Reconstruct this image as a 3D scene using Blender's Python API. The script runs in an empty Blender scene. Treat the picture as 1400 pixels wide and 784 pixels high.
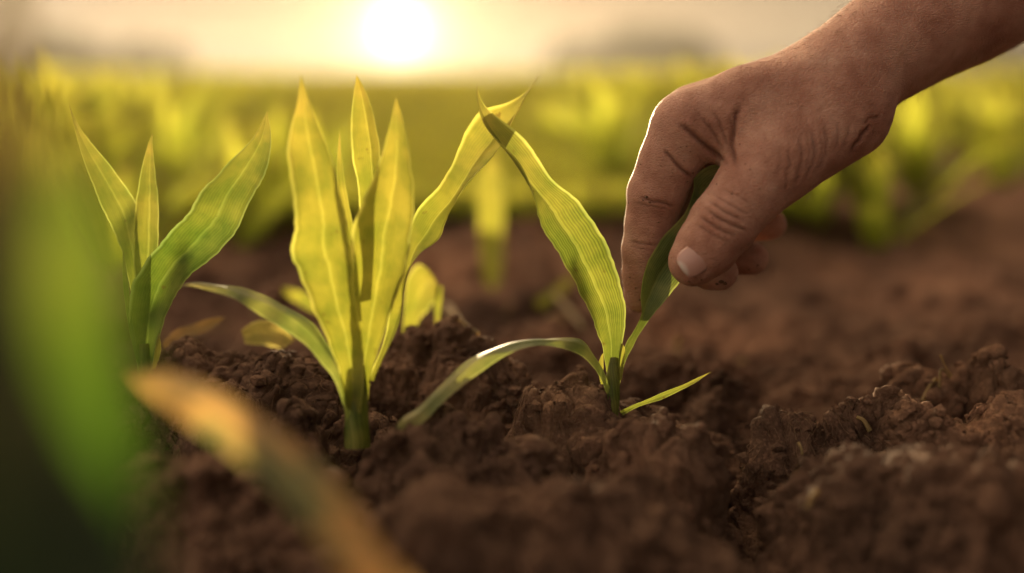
import bpy, bmesh, math, random
import numpy as np
from mathutils import Vector

random.seed(7)
RNG = np.random.default_rng(11)
scene = bpy.context.scene
COL = scene.collection
R = math.radians

# ------------------------------------------------------------------ camera
F = 1400 * 40.0 / 36.0                    # focal length in photo pixels
PITCH = math.atan((392 - 103) / F)
CT, ST = math.cos(PITCH), math.sin(PITCH)
D0 = 0.42                                 # distance of the sharp plane
ZC = 0.121                                # eye height over the seedling's foot
cam = bpy.data.cameras.new('camera')
cam.lens = 40
cam.sensor_width = 36
cam.clip_start = 0.005
cam.clip_end = 2000
cam.dof.use_dof = True
cam.dof.focus_distance = D0
cam.dof.aperture_fstop = 2.5
cam.dof.aperture_blades = 0
cam_o = bpy.data.objects.new('camera', cam)
COL.objects.link(cam_o)
cam_o.location = (0, 0, ZC)
cam_o.rotation_euler = (math.pi / 2 - PITCH, 0, 0)
scene.camera = cam_o


def at(px, py, d):
    """world point seen at photo pixel px,py at depth d"""
    x = (px - 700) / F * d
    y = -(py - 392) / F * d
    return np.array((x, d * CT + y * ST, ZC + y * CT - d * ST))


def atv(a):
    a = np.asarray(a, float)
    x = (a[:, 0] - 700) / F * a[:, 2]
    y = -(a[:, 1] - 392) / F * a[:, 2]
    return np.stack((x, a[:, 2] * CT + y * ST, ZC + y * CT - a[:, 2] * ST), 1)


# ------------------------------------------------------------------ sky and sun
SUN_EL, SUN_AZ = R(2.2), math.atan((548 - 700) / F)
S = Vector((math.sin(SUN_AZ) * math.cos(SUN_EL), math.cos(SUN_AZ) * math.cos(SUN_EL), math.sin(SUN_EL)))
world = bpy.data.worlds.new('World')
scene.world = world
world.use_nodes = True
nt = world.node_tree
nt.nodes.clear()
L = nt.links.new
out = nt.nodes.new('ShaderNodeOutputWorld')
bg = nt.nodes.new('ShaderNodeBackground')
sky = nt.nodes.new('ShaderNodeTexSky')
sky.sky_type = 'NISHITA'
sky.sun_disc = False
sky.sun_elevation = SUN_EL
sky.sun_rotation = SUN_AZ
sky.altitude = 0
sky.air_density = 1.0
sky.dust_density = 4.0
sky.ozone_density = 1.0
tint = nt.nodes.new('ShaderNodeMix')
tint.data_type = 'RGBA'
tint.blend_type = 'MULTIPLY'
tint.inputs['Factor'].default_value = 1
tint.inputs['B'].default_value = (1.0, 0.93, 0.86, 1)
L(sky.outputs[0], tint.inputs['A'])
geo = nt.nodes.new('ShaderNodeTexCoord')
dot = nt.nodes.new('ShaderNodeVectorMath')
dot.operation = 'DOT_PRODUCT'
L(geo.outputs['Generated'], dot.inputs[0])
dot.inputs[1].default_value = S


def wmath(op, a, b=None):
    m = nt.nodes.new('ShaderNodeMath')
    m.operation = op
    for i, v in enumerate((a, b)):
        if v is None:
            continue
        if isinstance(v, (int, float)):
            m.inputs[i].default_value = v
        else:
            L(v, m.inputs[i])
    return m.outputs[0]


cl = wmath('MAXIMUM', dot.outputs['Value'], 0.0)


def vscale(v, k):
    n = nt.nodes.new('ShaderNodeVectorMath')
    n.operation = 'SCALE'
    for inp, val in ((n.inputs[0], v), (n.inputs['Scale'], k)):
        if isinstance(val, (tuple, list, float, int)):
            inp.default_value = val
        else:
            L(val, inp)
    return n.outputs[0]


def vadd(a, b):
    n = nt.nodes.new('ShaderNodeVectorMath')
    n.operation = 'ADD'
    L(a, n.inputs[0])
    L(b, n.inputs[1])
    return n.outputs[0]


acc = vscale(tint.outputs['Result'], 0.05)
# evenly bright dusty air: warmer towards the sun, mauve behind the viewer
side = wmath('MULTIPLY', wmath('ADD', dot.outputs['Value'], 1.0), 0.5)
acc = vadd(acc, vscale((1.0, 0.76, 0.53), wmath('MULTIPLY', wmath('POWER', side, 2.0), 1.25)))
dot2 = nt.nodes.new('ShaderNodeVectorMath')     # added fill light in the unseen sky behind the viewer's left shoulder
dot2.operation = 'DOT_PRODUCT'
L(geo.outputs['Generated'], dot2.inputs[0])
dot2.inputs[1].default_value = Vector((-0.84, -0.42, 0.38)).normalized()
fill_lobe = wmath('POWER', wmath('MULTIPLY', wmath('ADD', dot2.outputs['Value'], 1.0), 0.5), 4.0)
acc = vadd(acc, vscale((1.0, 0.79, 0.60), wmath('MULTIPLY', fill_lobe, 5.2)))
sep = nt.nodes.new('ShaderNodeSeparateXYZ')
L(geo.outputs['Generated'], sep.inputs[0])
zen = wmath('POWER', wmath('MAXIMUM', sep.outputs[2], 0.0), 1.2)
acc = vadd(acc, vscale((1.0, 0.80, 0.66), wmath('MULTIPLY', zen, 1.6)))
# added warm fill light above the sun, unseen over the upper edge
dot3 = nt.nodes.new('ShaderNodeVectorMath')
dot3.operation = 'DOT_PRODUCT'
L(geo.outputs['Generated'], dot3.inputs[0])
dot3.inputs[1].default_value = Vector((-0.22, 0.74, 0.64)).normalized()
top_fill = wmath('POWER', wmath('MAXIMUM', dot3.outputs['Value'], 0.0), 22.0)
acc = vadd(acc, vscale((1.0, 0.70, 0.38), wmath('MULTIPLY', top_fill, 44.0)))
# dusty aureole round the low sun, widest lobe first
for power, gain, colr in ((60, 0.25, (1.0, 0.86, 0.5)), (350, 2.0, (1.0, 0.86, 0.46)), (1800, 5.0, (1.0, 0.90, 0.58)), (12000, 14.0, (1.0, 0.94, 0.75))):
    acc = vadd(acc, vscale([c * gain for c in colr], wmath('POWER', cl, power)))
L(acc, bg.inputs['Color'])
bg.inputs['Strength'].default_value = 0.12
L(bg.outputs[0], out.inputs['Surface'])

sun = bpy.data.lights.new('sun', 'SUN')
sun.energy = 5.0
sun.angle = R(0.6)
sun.color = (1.0, 0.78, 0.46)
sun_o = bpy.data.objects.new('sun', sun)
COL.objects.link(sun_o)
sun_o.location = (0, 5, 5)
sun_o.rotation_euler = S.to_track_quat('Z', 'Y').to_euler()

vs = scene.view_settings
vs.view_transform = 'Standard'
vs.look = 'None'
vs.exposure = 0.95
vs.gamma = 1
vs.use_curve_mapping = False
cy = scene.cycles
cy.use_denoising = True
cy.max_bounces = 8
cy.transmission_bounces = 6
cy.diffuse_bounces = 4
cy.volume_bounces = 0
cy.transparent_max_bounces = 8
cy.sample_clamp_indirect = 6


# ------------------------------------------------------------------ helpers
def tag(o, label=None, cat=None, group=None, kind=None):
    if label:
        o['label'] = label
    if cat:
        o['category'] = cat
    if group:
        o['group'] = group
    if kind:
        o['kind'] = kind
    return o


def empty(name, loc, label, cat, group=None):
    o = bpy.data.objects.new(name, None)
    COL.objects.link(o)
    o.location = loc
    o.empty_display_size = 0.01
    return tag(o, label, cat, group)


def mesh_obj(name, verts, faces, mat, parent=None, smooth=True, uv=None):
    """one mesh object from world-space vertices; faces: (n,4) or (n,3) array or a list"""
    verts = np.asarray(verts, np.float32)
    if parent is not None:
        verts = verts - np.array(parent.location, np.float32)
    me = bpy.data.meshes.new(name)
    if isinstance(faces, np.ndarray):
        n, k = faces.shape
        me.vertices.add(len(verts))
        me.vertices.foreach_set('co', verts.ravel())
        me.loops.add(n * k)
        me.loops.foreach_set('vertex_index', faces.astype(np.int32).ravel())
        me.polygons.add(n)
        me.polygons.foreach_set('loop_start', np.arange(0, n * k, k, dtype=np.int32))
        me.polygons.foreach_set('loop_total', np.full(n, k, np.int32))
        me.update(calc_edges=True)
    else:
        me.from_pydata([tuple(v) for v in verts], [], faces)
        me.update()
    if uv is not None:
        lay = me.uv_layers.new(name='UVMap')
        li = np.zeros(len(me.loops), np.int32)
        me.loops.foreach_get('vertex_index', li)
        lay.data.foreach_set('uv', np.asarray(uv, np.float32)[li].ravel())
    me.polygons.foreach_set('use_smooth', np.full(len(me.polygons), smooth, bool))
    if mat:
        me.materials.append(mat)
    o = bpy.data.objects.new(name, me)
    COL.objects.link(o)
    if parent is not None:
        o.parent = parent
    return o


def spline(pts, n):
    """Catmull-Rom through rows of pts, n samples, even in arc length"""
    p = np.asarray(pts, float)
    p = np.vstack((2 * p[0] - p[1], p, 2 * p[-1] - p[-2]))
    o = []
    for i in range(1, len(p) - 2):
        t = np.linspace(0, 1, 24, endpoint=False)[:, None]
        a, b, c, d = p[i - 1], p[i], p[i + 1], p[i + 2]
        o.append(.5 * (2 * b + (c - a) * t + (2 * a - 5 * b + 4 * c - d) * t ** 2 + (3 * b - a - 3 * c + d) * t ** 3))
    o = np.vstack(o + [p[-2][None]])
    return o


def resample(q, n):
    s = np.r_[0, np.cumsum(np.linalg.norm(np.diff(q, axis=0), axis=1))]
    t = np.linspace(0, s[-1], n)
    return np.stack([np.interp(t, s, q[:, k]) for k in range(q.shape[1])], 1)


def grid_faces(nr, nc):
    i = np.arange(nr - 1)[:, None] * nc + np.arange(nc - 1)[None]
    i = i.ravel()
    return np.stack((i, i + 1, i + nc + 1, i + nc), 1)


def vnoise(p, seed=0):
    """smooth value noise in -1..1 at points p (n,3)"""
    p = np.asarray(p, np.float64)
    i = np.floor(p).astype(np.int64)
    f = p - i
    f = f * f * f * (f * (f * 6 - 15) + 10)

    def h(x, y, z):
        n = (x * 374761393 + y * 668265263 + z * 2147483647 + seed * 1274126177) & 0xFFFFFFFF
        n = ((n ^ (n >> 13)) * 1274126177) & 0xFFFFFFFF
        n = ((n ^ (n >> 16)) * 2246822519) & 0xFFFFFFFF
        n = n ^ (n >> 15)
        return n.astype(np.float64) / 2147483647.5 - 1
    r = 0
    for dx in (0, 1):
        wx = f[:, 0] if dx else 1 - f[:, 0]
        for dy in (0, 1):
            wy = f[:, 1] if dy else 1 - f[:, 1]
            for dz in (0, 1):
                wz = f[:, 2] if dz else 1 - f[:, 2]
                r = r + wx * wy * wz * h(i[:, 0] + dx, i[:, 1] + dy, i[:, 2] + dz)
    return r


def worley(p, seed=0):
    """distance to the nearest jittered 2-D cell point, p (n,2)"""
    i = np.floor(p).astype(np.int64)
    best = np.full(len(p), 9.0)
    for dx in (-1, 0, 1):
        for dy in (-1, 0, 1):
            cx, cyy = i[:, 0] + dx, i[:, 1] + dy
            n = (cx * 374761393 + cyy * 668265263 + seed * 1274126177) & 0xFFFFFFFF
            n = ((n ^ (n >> 13)) * 1274126177) & 0xFFFFFFFF
            n = n ^ (n >> 16)
            ox = (n & 1023) / 1023.0
            oy = ((n >> 10) & 1023) / 1023.0
            best = np.minimum(best, (p[:, 0] - cx - ox) ** 2 + (p[:, 1] - cyy - oy) ** 2)
    return np.sqrt(best)


def blocks(p, seed, crack=0.16):
    """broken ground: cells with their own height and tilt, split by cracks; p (n,2) -> 0..1"""
    i = np.floor(p).astype(np.int64)
    n = len(p)
    f1, f2 = np.full(n, 9.0), np.full(n, 9.0)
    hx, ox_, oy_ = np.zeros(n, np.int64), np.zeros(n), np.zeros(n)
    for dx in (-1, 0, 1):
        for dy in (-1, 0, 1):
            cx, cyy = i[:, 0] + dx, i[:, 1] + dy
            h = (cx * 374761393 + cyy * 668265263 + seed * 1274126177) & 0xFFFFFFFF
            h = ((h ^ (h >> 13)) * 1274126177) & 0xFFFFFFFF
            h = h ^ (h >> 16)
            ax, ay = p[:, 0] - cx - (h & 1023) / 1023.0, p[:, 1] - cyy - ((h >> 10) & 1023) / 1023.0
            dd = np.sqrt(ax * ax + ay * ay)
            m = dd < f1
            f2 = np.where(m, f1, np.minimum(f2, dd))
            f1 = np.where(m, dd, f1)
            hx, ox_, oy_ = np.where(m, h, hx), np.where(m, ax, ox_), np.where(m, ay, oy_)
    e = np.clip((f2 - f1) / crack, 0, 1)
    e = e * e * (3 - 2 * e)
    r1, r2, r3 = ((hx >> 3) & 255) / 255.0, ((hx >> 11) & 255) / 255.0 - .5, ((hx >> 19) & 255) / 255.0 - .5
    return e * (0.35 + 0.65 * r1 + 0.9 * (ox_ * r2 + oy_ * r3) - 0.35 * f1 * f1)


# ------------------------------------------------------------------ materials
def new_mat(name):
    m = bpy.data.materials.new(name)
    m.use_nodes = True
    m.node_tree.nodes.clear()
    o = m.node_tree.nodes.new('ShaderNodeOutputMaterial')
    return m, m.node_tree, o


def node(t, kind, **kw):
    n = t.nodes.new(kind)
    for k, v in kw.items():
        if k in n.inputs:
            n.inputs[k].default_value = v
        else:
            setattr(n, k, v)
    return n


def ramp(t, fac, stops, interp='LINEAR'):
    n = t.nodes.new('ShaderNodeValToRGB')
    n.color_ramp.interpolation = interp
    e = n.color_ramp.elements
    while len(e) < len(stops):
        e.new(0.5)
    for k, (pos, c) in enumerate(stops):
        e[k].position = pos
        e[k].color = (*c, 1) if len(c) == 3 else c
    t.links.new(fac, n.inputs[0])
    return n.outputs[0]


def math_n(t, op, a, b=0.0, c=0.0):
    n = t.nodes.new('ShaderNodeMath')
    n.operation = op
    for k, v in enumerate((a, b, c)):
        if isinstance(v, (int, float)):
            n.inputs[k].default_value = v
        else:
            t.links.new(v, n.inputs[k])
    return n.outputs[0]


def mix_c(t, fac, a, b, mode='MIX'):
    n = t.nodes.new('ShaderNodeMix')
    n.data_type = 'RGBA'
    n.blend_type = mode
    for key, v in (('Factor', fac), ('A', a), ('B', b)):
        s = n.inputs[key] if key == 'Factor' else [x for x in n.inputs if x.name == key and x.type == 'RGBA'][0]
        if isinstance(v, (int, float)):
            s.default_value = v
        elif isinstance(v, tuple):
            s.default_value = (*v, 1) if len(v) == 3 else v
        else:
            t.links.new(v, s)
    return [x for x in n.outputs if x.type == 'RGBA'][0]


def leaf_material(name, face, through, margin, vein=26, gloss=0.45, trans=0.55, dry=0.0, dry_at=0.5, rib=0.6, dry_lit_f=(0.30, 0.20, 0.08), dry_lit_t=(0.45, 0.25, 0.07)):
    """a maize blade: parallel veins, paler margin and midrib, light passing through"""
    m, t, o = new_mat(name)
    uv = node(t, 'ShaderNodeUVMap')
    sx = node(t, 'ShaderNodeSeparateXYZ')
    t.links.new(uv.outputs[0], sx.inputs[0])
    u, v = sx.outputs[0], sx.outputs[1]
    tc = node(t, 'ShaderNodeTexCoord')
    n1 = node(t, 'ShaderNodeTexNoise', Scale=90.0, Detail=3.0)
    t.links.new(tc.outputs['Object'], n1.inputs['Vector'])
    # veins: irregular along u
    mp = node(t, 'ShaderNodeCombineXYZ')
    t.links.new(math_n(t, 'MULTIPLY', u, vein), mp.inputs[0])
    t.links.new(math_n(t, 'MULTIPLY', v, 0.12), mp.inputs[1])
    nz = node(t, 'ShaderNodeTexNoise', Scale=1.0, Detail=2.0, Roughness=0.6)
    t.links.new(mp.outputs[0], nz.inputs['Vector'])
    sn = math_n(t, 'SINE', math_n(t, 'ADD', math_n(t, 'MULTIPLY', u, vein * 4.4), math_n(t, 'MULTIPLY', nz.outputs['Fac'], 5.0)))
    stripe = math_n(t, 'ADD', math_n(t, 'MULTIPLY', sn, 0.22), math_n(t, 'MULTIPLY', nz.outputs['Fac'], 1.0))
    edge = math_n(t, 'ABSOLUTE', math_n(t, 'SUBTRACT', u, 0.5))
    dark = tuple(c * rib * .93 for c in face)
    c1 = mix_c(t, ramp(t, stripe, [(0.3, (0, 0, 0)), (0.75, (1, 1, 1))]), dark, face)
    c1 = mix_c(t, ramp(t, n1.outputs['Fac'], [(0.35, (0, 0, 0)), (0.75, (0.5, 0.5, 0.5))]), c1, tuple(c * 1.3 for c in margin))
    c1 = mix_c(t, ramp(t, edge, [(0.0, (0.75,) * 3), (0.035, (0, 0, 0)), (0.455, (0, 0, 0)), (0.485, (0.9,) * 3)]), c1, margin)  # naturally pale margin, widened to paint in the bright backlit rim
    tdark = tuple(c * rib for c in through)
    c2 = mix_c(t, ramp(t, stripe, [(0.3, (0, 0, 0)), (0.75, (1, 1, 1))]), tdark, through)
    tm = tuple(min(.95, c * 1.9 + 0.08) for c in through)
    c2 = mix_c(t, ramp(t, edge, [(0.0, (0.25,) * 3), (0.04, (0, 0, 0)), (0.445, (0, 0, 0)), (0.475, (1,) * 3)]), c2, tm)  # same rim glow painted into the translucent colour
    # older tissue: yellowing towards the tip, small rust spots
    n3 = node(t, 'ShaderNodeTexNoise', Scale=240.0, Detail=2.0)
    t.links.new(tc.outputs['Object'], n3.inputs['Vector'])
    spot = ramp(t, n3.outputs['Fac'], [(0.70, (0, 0, 0)), (0.76, (0.6,) * 3)])
    old = ramp(t, math_n(t, 'ADD', v, math_n(t, 'MULTIPLY', n1.outputs['Fac'], 0.16)), [(0.55, (0, 0, 0)), (0.95, (0.3,) * 3), (1.05, (0.55,) * 3)])
    c1 = mix_c(t, old, c1, (0.24, 0.19, 0.06))
    c2 = mix_c(t, old, c2, (0.52, 0.38, 0.08))
    blot = ramp(t, n1.outputs['Fac'], [(0.35, (0.72, 0.78, 0.7)), (0.65, (1.12, 1.05, 1.0))])
    c1 = mix_c(t, 1.0, c1, blot, 'MULTIPLY')
    c2 = mix_c(t, 1.0, c2, blot, 'MULTIPLY')
    c1 = mix_c(t, spot, c1, (0.10, 0.055, 0.02))
    c2 = mix_c(t, spot, c2, (0.14, 0.07, 0.015))
    if dry:
        n2 = node(t, 'ShaderNodeTexNoise', Scale=45.0, Detail=4.0)
        t.links.new(tc.outputs['Object'], n2.inputs['Vector'])
        dm = ramp(t, n2.outputs['Fac'], [(dry_at, (0, 0, 0)), (dry_at + .14, (dry,) * 3)])
        c1 = mix_c(t, dm, c1, dry_lit_f)
        c2 = mix_c(t, dm, c2, dry_lit_t)
    bmp = node(t, 'ShaderNodeBump', Strength=0.35, Distance=0.0004)
    t.links.new(stripe, bmp.inputs['Height'])
    pb = node(t, 'ShaderNodeBsdfPrincipled', Roughness=gloss)
    pb.inputs['Specular IOR Level'].default_value = 0.35
    t.links.new(c1, pb.inputs['Base Color'])
    t.links.new(bmp.outputs[0], pb.inputs['Normal'])
    tr = node(t, 'ShaderNodeBsdfTranslucent')
    t.links.new(c2, tr.inputs['Color'])
    t.links.new(bmp.outputs[0], tr.inputs['Normal'])
    mx = node(t, 'ShaderNodeMixShader')
    mx.inputs[0].default_value = trans
    t.links.new(pb.outputs[0], mx.inputs[1])
    t.links.new(tr.outputs[0], mx.inputs[2])
    t.links.new(mx.outputs[0], o.inputs['Surface'])
    return m


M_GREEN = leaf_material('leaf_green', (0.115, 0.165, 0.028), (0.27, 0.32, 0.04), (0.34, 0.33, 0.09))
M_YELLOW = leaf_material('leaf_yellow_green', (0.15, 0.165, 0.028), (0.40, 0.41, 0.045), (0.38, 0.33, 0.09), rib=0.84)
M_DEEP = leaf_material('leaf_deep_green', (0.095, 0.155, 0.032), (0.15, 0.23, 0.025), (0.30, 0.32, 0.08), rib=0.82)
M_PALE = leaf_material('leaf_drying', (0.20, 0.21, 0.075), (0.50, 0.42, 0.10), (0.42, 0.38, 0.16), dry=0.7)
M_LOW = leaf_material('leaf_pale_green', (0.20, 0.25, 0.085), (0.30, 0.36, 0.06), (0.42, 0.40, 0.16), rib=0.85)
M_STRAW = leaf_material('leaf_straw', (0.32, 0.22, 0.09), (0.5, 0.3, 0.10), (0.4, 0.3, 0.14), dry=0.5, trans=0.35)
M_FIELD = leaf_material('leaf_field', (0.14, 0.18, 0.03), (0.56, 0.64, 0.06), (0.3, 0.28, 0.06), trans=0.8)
M_SHADE_GREEN = leaf_material('leaf_painted_shade_green', (0.030, 0.065, 0.012), (0.06, 0.24, 0.010), (0.06, 0.10, 0.02), trans=0.45, gloss=0.9)  # shade painted in: darker, less translucent green for the shaded foreground blade
M_SHADY = leaf_material('leaf_painted_shade_dark', (0.018, 0.030, 0.010), (0.03, 0.06, 0.01), (0.03, 0.05, 0.015), trans=0.1, gloss=0.9)  # near-black green, shade painted into the colour
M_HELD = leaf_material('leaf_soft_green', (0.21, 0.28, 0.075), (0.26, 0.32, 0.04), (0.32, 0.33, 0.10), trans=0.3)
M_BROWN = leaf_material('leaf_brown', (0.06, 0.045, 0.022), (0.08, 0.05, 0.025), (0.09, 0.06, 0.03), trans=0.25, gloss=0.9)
M_SUNLIT = leaf_material('leaf_painted_sunlit', (0.12, 0.19, 0.08), (0.35, 0.50, 0.16), (0.5, 0.4, 0.16), trans=0.75, dry=1.0, dry_at=0.38, dry_lit_f=(0.70, 0.42, 0.15), dry_lit_t=(0.95, 0.58, 0.16))  # dry orange patches brightened to paint in sunlight on the blade


def soil_material():
    m, t, o = new_mat('tilled_soil')
    tc = node(t, 'ShaderNodeTexCoord')
    n1 = node(t, 'ShaderNodeTexNoise', Scale=38.0, Detail=6.0, Roughness=0.65)
    n2 = node(t, 'ShaderNodeTexNoise', Scale=420.0, Detail=5.0, Roughness=0.7)
    vo = node(t, 'ShaderNodeTexVoronoi', Scale=520.0, feature='DISTANCE_TO_EDGE')
    wp = node(t, 'ShaderNodeMix', data_type='VECTOR')
    for n in (n1, n2):
        t.links.new(tc.outputs['Object'], n.inputs['Vector'])
    # crumbly web: voronoi on warped coordinates
    sc = node(t, 'ShaderNodeVectorMath', operation='SCALE')
    sc.inputs['Scale'].default_value = 0.006
    t.links.new(n2.outputs['Color'], sc.inputs[0])
    ad = node(t, 'ShaderNodeVectorMath', operation='ADD')
    t.links.new(tc.outputs['Object'], ad.inputs[0])
    t.links.new(sc.outputs[0], ad.inputs[1])
    t.links.new(ad.outputs[0], vo.inputs['Vector'])
    web = math_n(t, 'MINIMUM', math_n(t, 'MULTIPLY', vo.outputs['Distance'], 5.0), 1.0)
    c = ramp(t, n1.outputs['Fac'], [(0.28, (0.065, 0.034, 0.023)), (0.5, (0.155, 0.084, 0.055)), (0.72, (0.25, 0.148, 0.095))])
    c = mix_c(t, ramp(t, n2.outputs['Fac'], [(0.4, (0, 0, 0)), (0.75, (0.6,) * 3)]), c, (0.28, 0.165, 0.11))
    c = mix_c(t, math_n(t, 'MULTIPLY', math_n(t, 'SUBTRACT', 1.0, web), 0.35), c, (0.16, 0.095, 0.06))
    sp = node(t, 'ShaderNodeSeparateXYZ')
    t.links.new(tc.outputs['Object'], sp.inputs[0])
    dry = ramp(t, math_n(t, 'ADD', sp.outputs[1], math_n(t, 'MULTIPLY', n1.outputs['Fac'], 0.25)), [(0.62, (0, 0, 0)), (0.95, (0.75,) * 3)])  # paler and redder further off: warm flare glow painted into the soil
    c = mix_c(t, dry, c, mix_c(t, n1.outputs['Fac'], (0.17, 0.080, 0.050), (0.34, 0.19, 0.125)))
    n4 = node(t, 'ShaderNodeTexNoise', Scale=8.0, Detail=5.0, Roughness=0.6)
    t.links.new(tc.outputs['Object'], n4.inputs['Vector'])
    c = mix_c(t, 1.0, c, ramp(t, n4.outputs['Fac'], [(0.36, (0.48, 0.48, 0.47)), (0.52, (1.0, 0.99, 0.95)), (0.66, (1.55, 1.48, 1.35))]), 'MULTIPLY')
    h = math_n(t, 'ADD', math_n(t, 'MULTIPLY', web, -0.5), math_n(t, 'MULTIPLY', n2.outputs['Fac'], 1.3))
    b = node(t, 'ShaderNodeBump', Strength=0.85, Distance=0.0013)
    t.links.new(h, b.inputs['Height'])
    pb = node(t, 'ShaderNodeBsdfPrincipled', Roughness=0.95)
    pb.inputs['Specular IOR Level'].default_value = 0.15
    t.links.new(c, pb.inputs['Base Color'])
    t.links.new(b.outputs[0], pb.inputs['Normal'])
    t.links.new(pb.outputs[0], o.inputs['Surface'])
    return m


def plain_material(name, colr, rough=0.9, noise=60.0, var=0.35, trans=0.0):
    m, t, o = new_mat(name)
    tc = node(t, 'ShaderNodeTexCoord')
    n1 = node(t, 'ShaderNodeTexNoise', Scale=noise, Detail=4.0)
    t.links.new(tc.outputs['Object'], n1.inputs['Vector'])
    c = ramp(t, n1.outputs['Fac'], [(0.3, tuple(x * (1 - var) for x in colr)), (0.7, tuple(min(1, x * (1 + var)) for x in colr))])
    pb = node(t, 'ShaderNodeBsdfPrincipled', Roughness=rough)
    pb.inputs['Specular IOR Level'].default_value = 0.2
    t.links.new(c, pb.inputs['Base Color'])
    sh = pb.outputs[0]
    if trans:
        tr = node(t, 'ShaderNodeBsdfTranslucent')
        t.links.new(c, tr.inputs['Color'])
        mx = node(t, 'ShaderNodeMixShader')
        mx.inputs[0].default_value = trans
        t.links.new(sh, mx.inputs[1])
        t.links.new(tr.outputs[0], mx.inputs[2])
        sh = mx.outputs[0]
    t.links.new(sh, o.inputs['Surface'])
    return m


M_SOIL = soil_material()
M_ROOT = plain_material('rootlet', (0.24, 0.145, 0.085), trans=0.25)
M_TREE = plain_material('tree_leaf', (0.055, 0.048, 0.015), noise=2.0, trans=0.2)
M_BARK = plain_material('bark', (0.06, 0.045, 0.03))
M_HAIR = plain_material('fine_hair', (0.25, 0.14, 0.07), rough=0.5, trans=0.3)
M_CLOTH = plain_material('dark_cloth', (0.012, 0.013, 0.018), noise=900)


# ------------------------------------------------------------------ the soil
def grow(a, b, step, ratio):
    o, x, s = [], a, step
    while x < b:
        o.append(x)
        s *= ratio
        x += s
    return np.array(o)


STEP = 0.00055
xs = np.arange(-0.21, 0.21, STEP)
xt = grow(0.21, 88, STEP, 1.035)
xs = np.r_[-xt[::-1], xs, xt]
ys = np.arange(0.29, 0.60, STEP)
yt = grow(0.60, 88, STEP, 1.016)
yb = grow(-0.29, 12, STEP * 1.5, 1.05)
ys = np.r_[-yb[::-1], ys, yt]
NX, NY = len(xs), len(ys)
X, Y = np.meshgrid(xs, ys)
X, Y = X.ravel(), Y.ravel()
ZB = -0.034
# crest pixel, depth, half widths (mm)
MOUNDS = [
    (850, 552, .425, 34, 22), (735, 545, .43, 26, 18), (790, 550, .43, 24, 18),
    (600, 476, .475, 22, 16), (530, 480, .47, 26, 18), (680, 512, .46, 26, 18), (635, 500, .465, 22, 16),
    (330, 480, .445, 34, 20), (420, 492, .435, 26, 20), (255, 482, .44, 26, 16), (200, 505, .44, 30, 18),
    (400, 548, .40, 15, 11), (305, 505, .415, 17, 12), (510, 540, .42, 24, 14),
    (620, 572, .385, 24, 14), (690, 600, .375, 20, 12), (555, 620, .365, 18, 12),
    (925, 590, .40, 18, 13), (972, 622, .385, 12, 10), (870, 610, .39, 20, 14),
    (1065, 556, .425, 13, 11), (1120, 574, .425, 15, 11), (1165, 572, .425, 12, 10), (1215, 558, .43, 14, 12),
    (1240, 520, .47, 13, 11), (1290, 515, .46, 12, 11), (1335, 500, .46, 13, 11), (1390, 520, .45, 16, 14),
    (1370, 555, .41, 18, 14), (1300, 570, .41, 26, 15), (1420, 600, .39, 22, 16),
    (1045, 492, .60, 40, 28), (1130, 520, .56, 26, 18), (940, 530, .53, 26, 18), (990, 545, .49, 16, 12),
    (560, 432, .60, 26, 20), (470, 440, .60, 30, 20), (760, 470, .62, 40, 26), (880, 480, .68, 40, 26),
    (1250, 470, .70, 60, 30), (330, 440, .62, 60, 24), (60, 480, .52, 50, 25), (70, 540, .42, 40, 20),
    (700, 690, .315, 44, 22), (840, 680, .325, 30, 18), (560, 690, .31, 36, 20), (250, 640, .33, 40, 22), (380, 640, .34, 30, 16),
    (80, 640, .33, 40, 22), (1220, 650, .36, 36, 20), (1340, 660, .35, 36, 22), (930, 700, .32, 20, 16),
]
acc = np.zeros(len(X))
# gentle base swell
base = ZB + 0.012 * vnoise(np.stack((X * 9, Y * 9, X * 0), 1), 3) + 0.008 * vnoise(np.stack((X * 3.1, Y * 3.1, X * 0), 1), 4)
far = np.clip((Y - 0.62) / 0.5, 0, 1)
base = base + far * 0.022
Hd = np.zeros(len(X))
for px, py, d, rx, ry in MOUNDS:
    c = at(px, py, d)
    q = ((X - c[0]) / (rx * 1.15e-3)) ** 2 + ((Y - c[1]) / (ry * 1.25e-3)) ** 2
    sel = q < 9
    hh = max(c[2] - ZB, 0.004)
    Hd[sel] += (hh * np.exp(-0.69 * q[sel] ** 1.25)) ** 5
H = base + Hd ** 0.2
near = np.exp(-np.clip(np.hypot(X, Y) - 0.9, 0, None) * 0.5)
mid = np.clip(np.hypot(X, Y) - 0.6, 0, 1)


def nz2(s, seed, yy=1.0):
    return vnoise(np.stack((X * s, Y * s * yy, H * s), 1), seed)


w1, w2 = nz2(30, 21), nz2(30, 22)
WX, WY = X + 0.010 * w1, Y + 0.010 * w2
cl1 = blocks(np.stack((WX * 24, WY * 28), 1), 1, .34)
cl2 = blocks(np.stack((WX * 58 + w2, WY * 66 + w1), 1), 2, .38)
cl3 = blocks(np.stack((WX * 150, WY * 165), 1), 3, .45)
fine = (np.hypot(X, Y - .4) < 0.9).astype(float)
lumpy = np.clip(0.8 + 0.8 * nz2(14, 25), 0.25, 1.5)
H = H + 0.0135 * cl1 * (1 + 0.2 * mid * near) * lumpy + 0.0062 * cl2 * lumpy + 0.0022 * cl3 * fine
H = H + (1 - np.abs(nz2(17, 5)) * 2) * 0.005 * (1 + 0.8 * mid * near) + 0.003 * nz2(48, 6)
H = H + (0.020 * mid * near) * np.clip(vnoise(np.stack((X * 5.5, Y * 5.5, X * 0), 1), 8), -0.4, 1)
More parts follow.
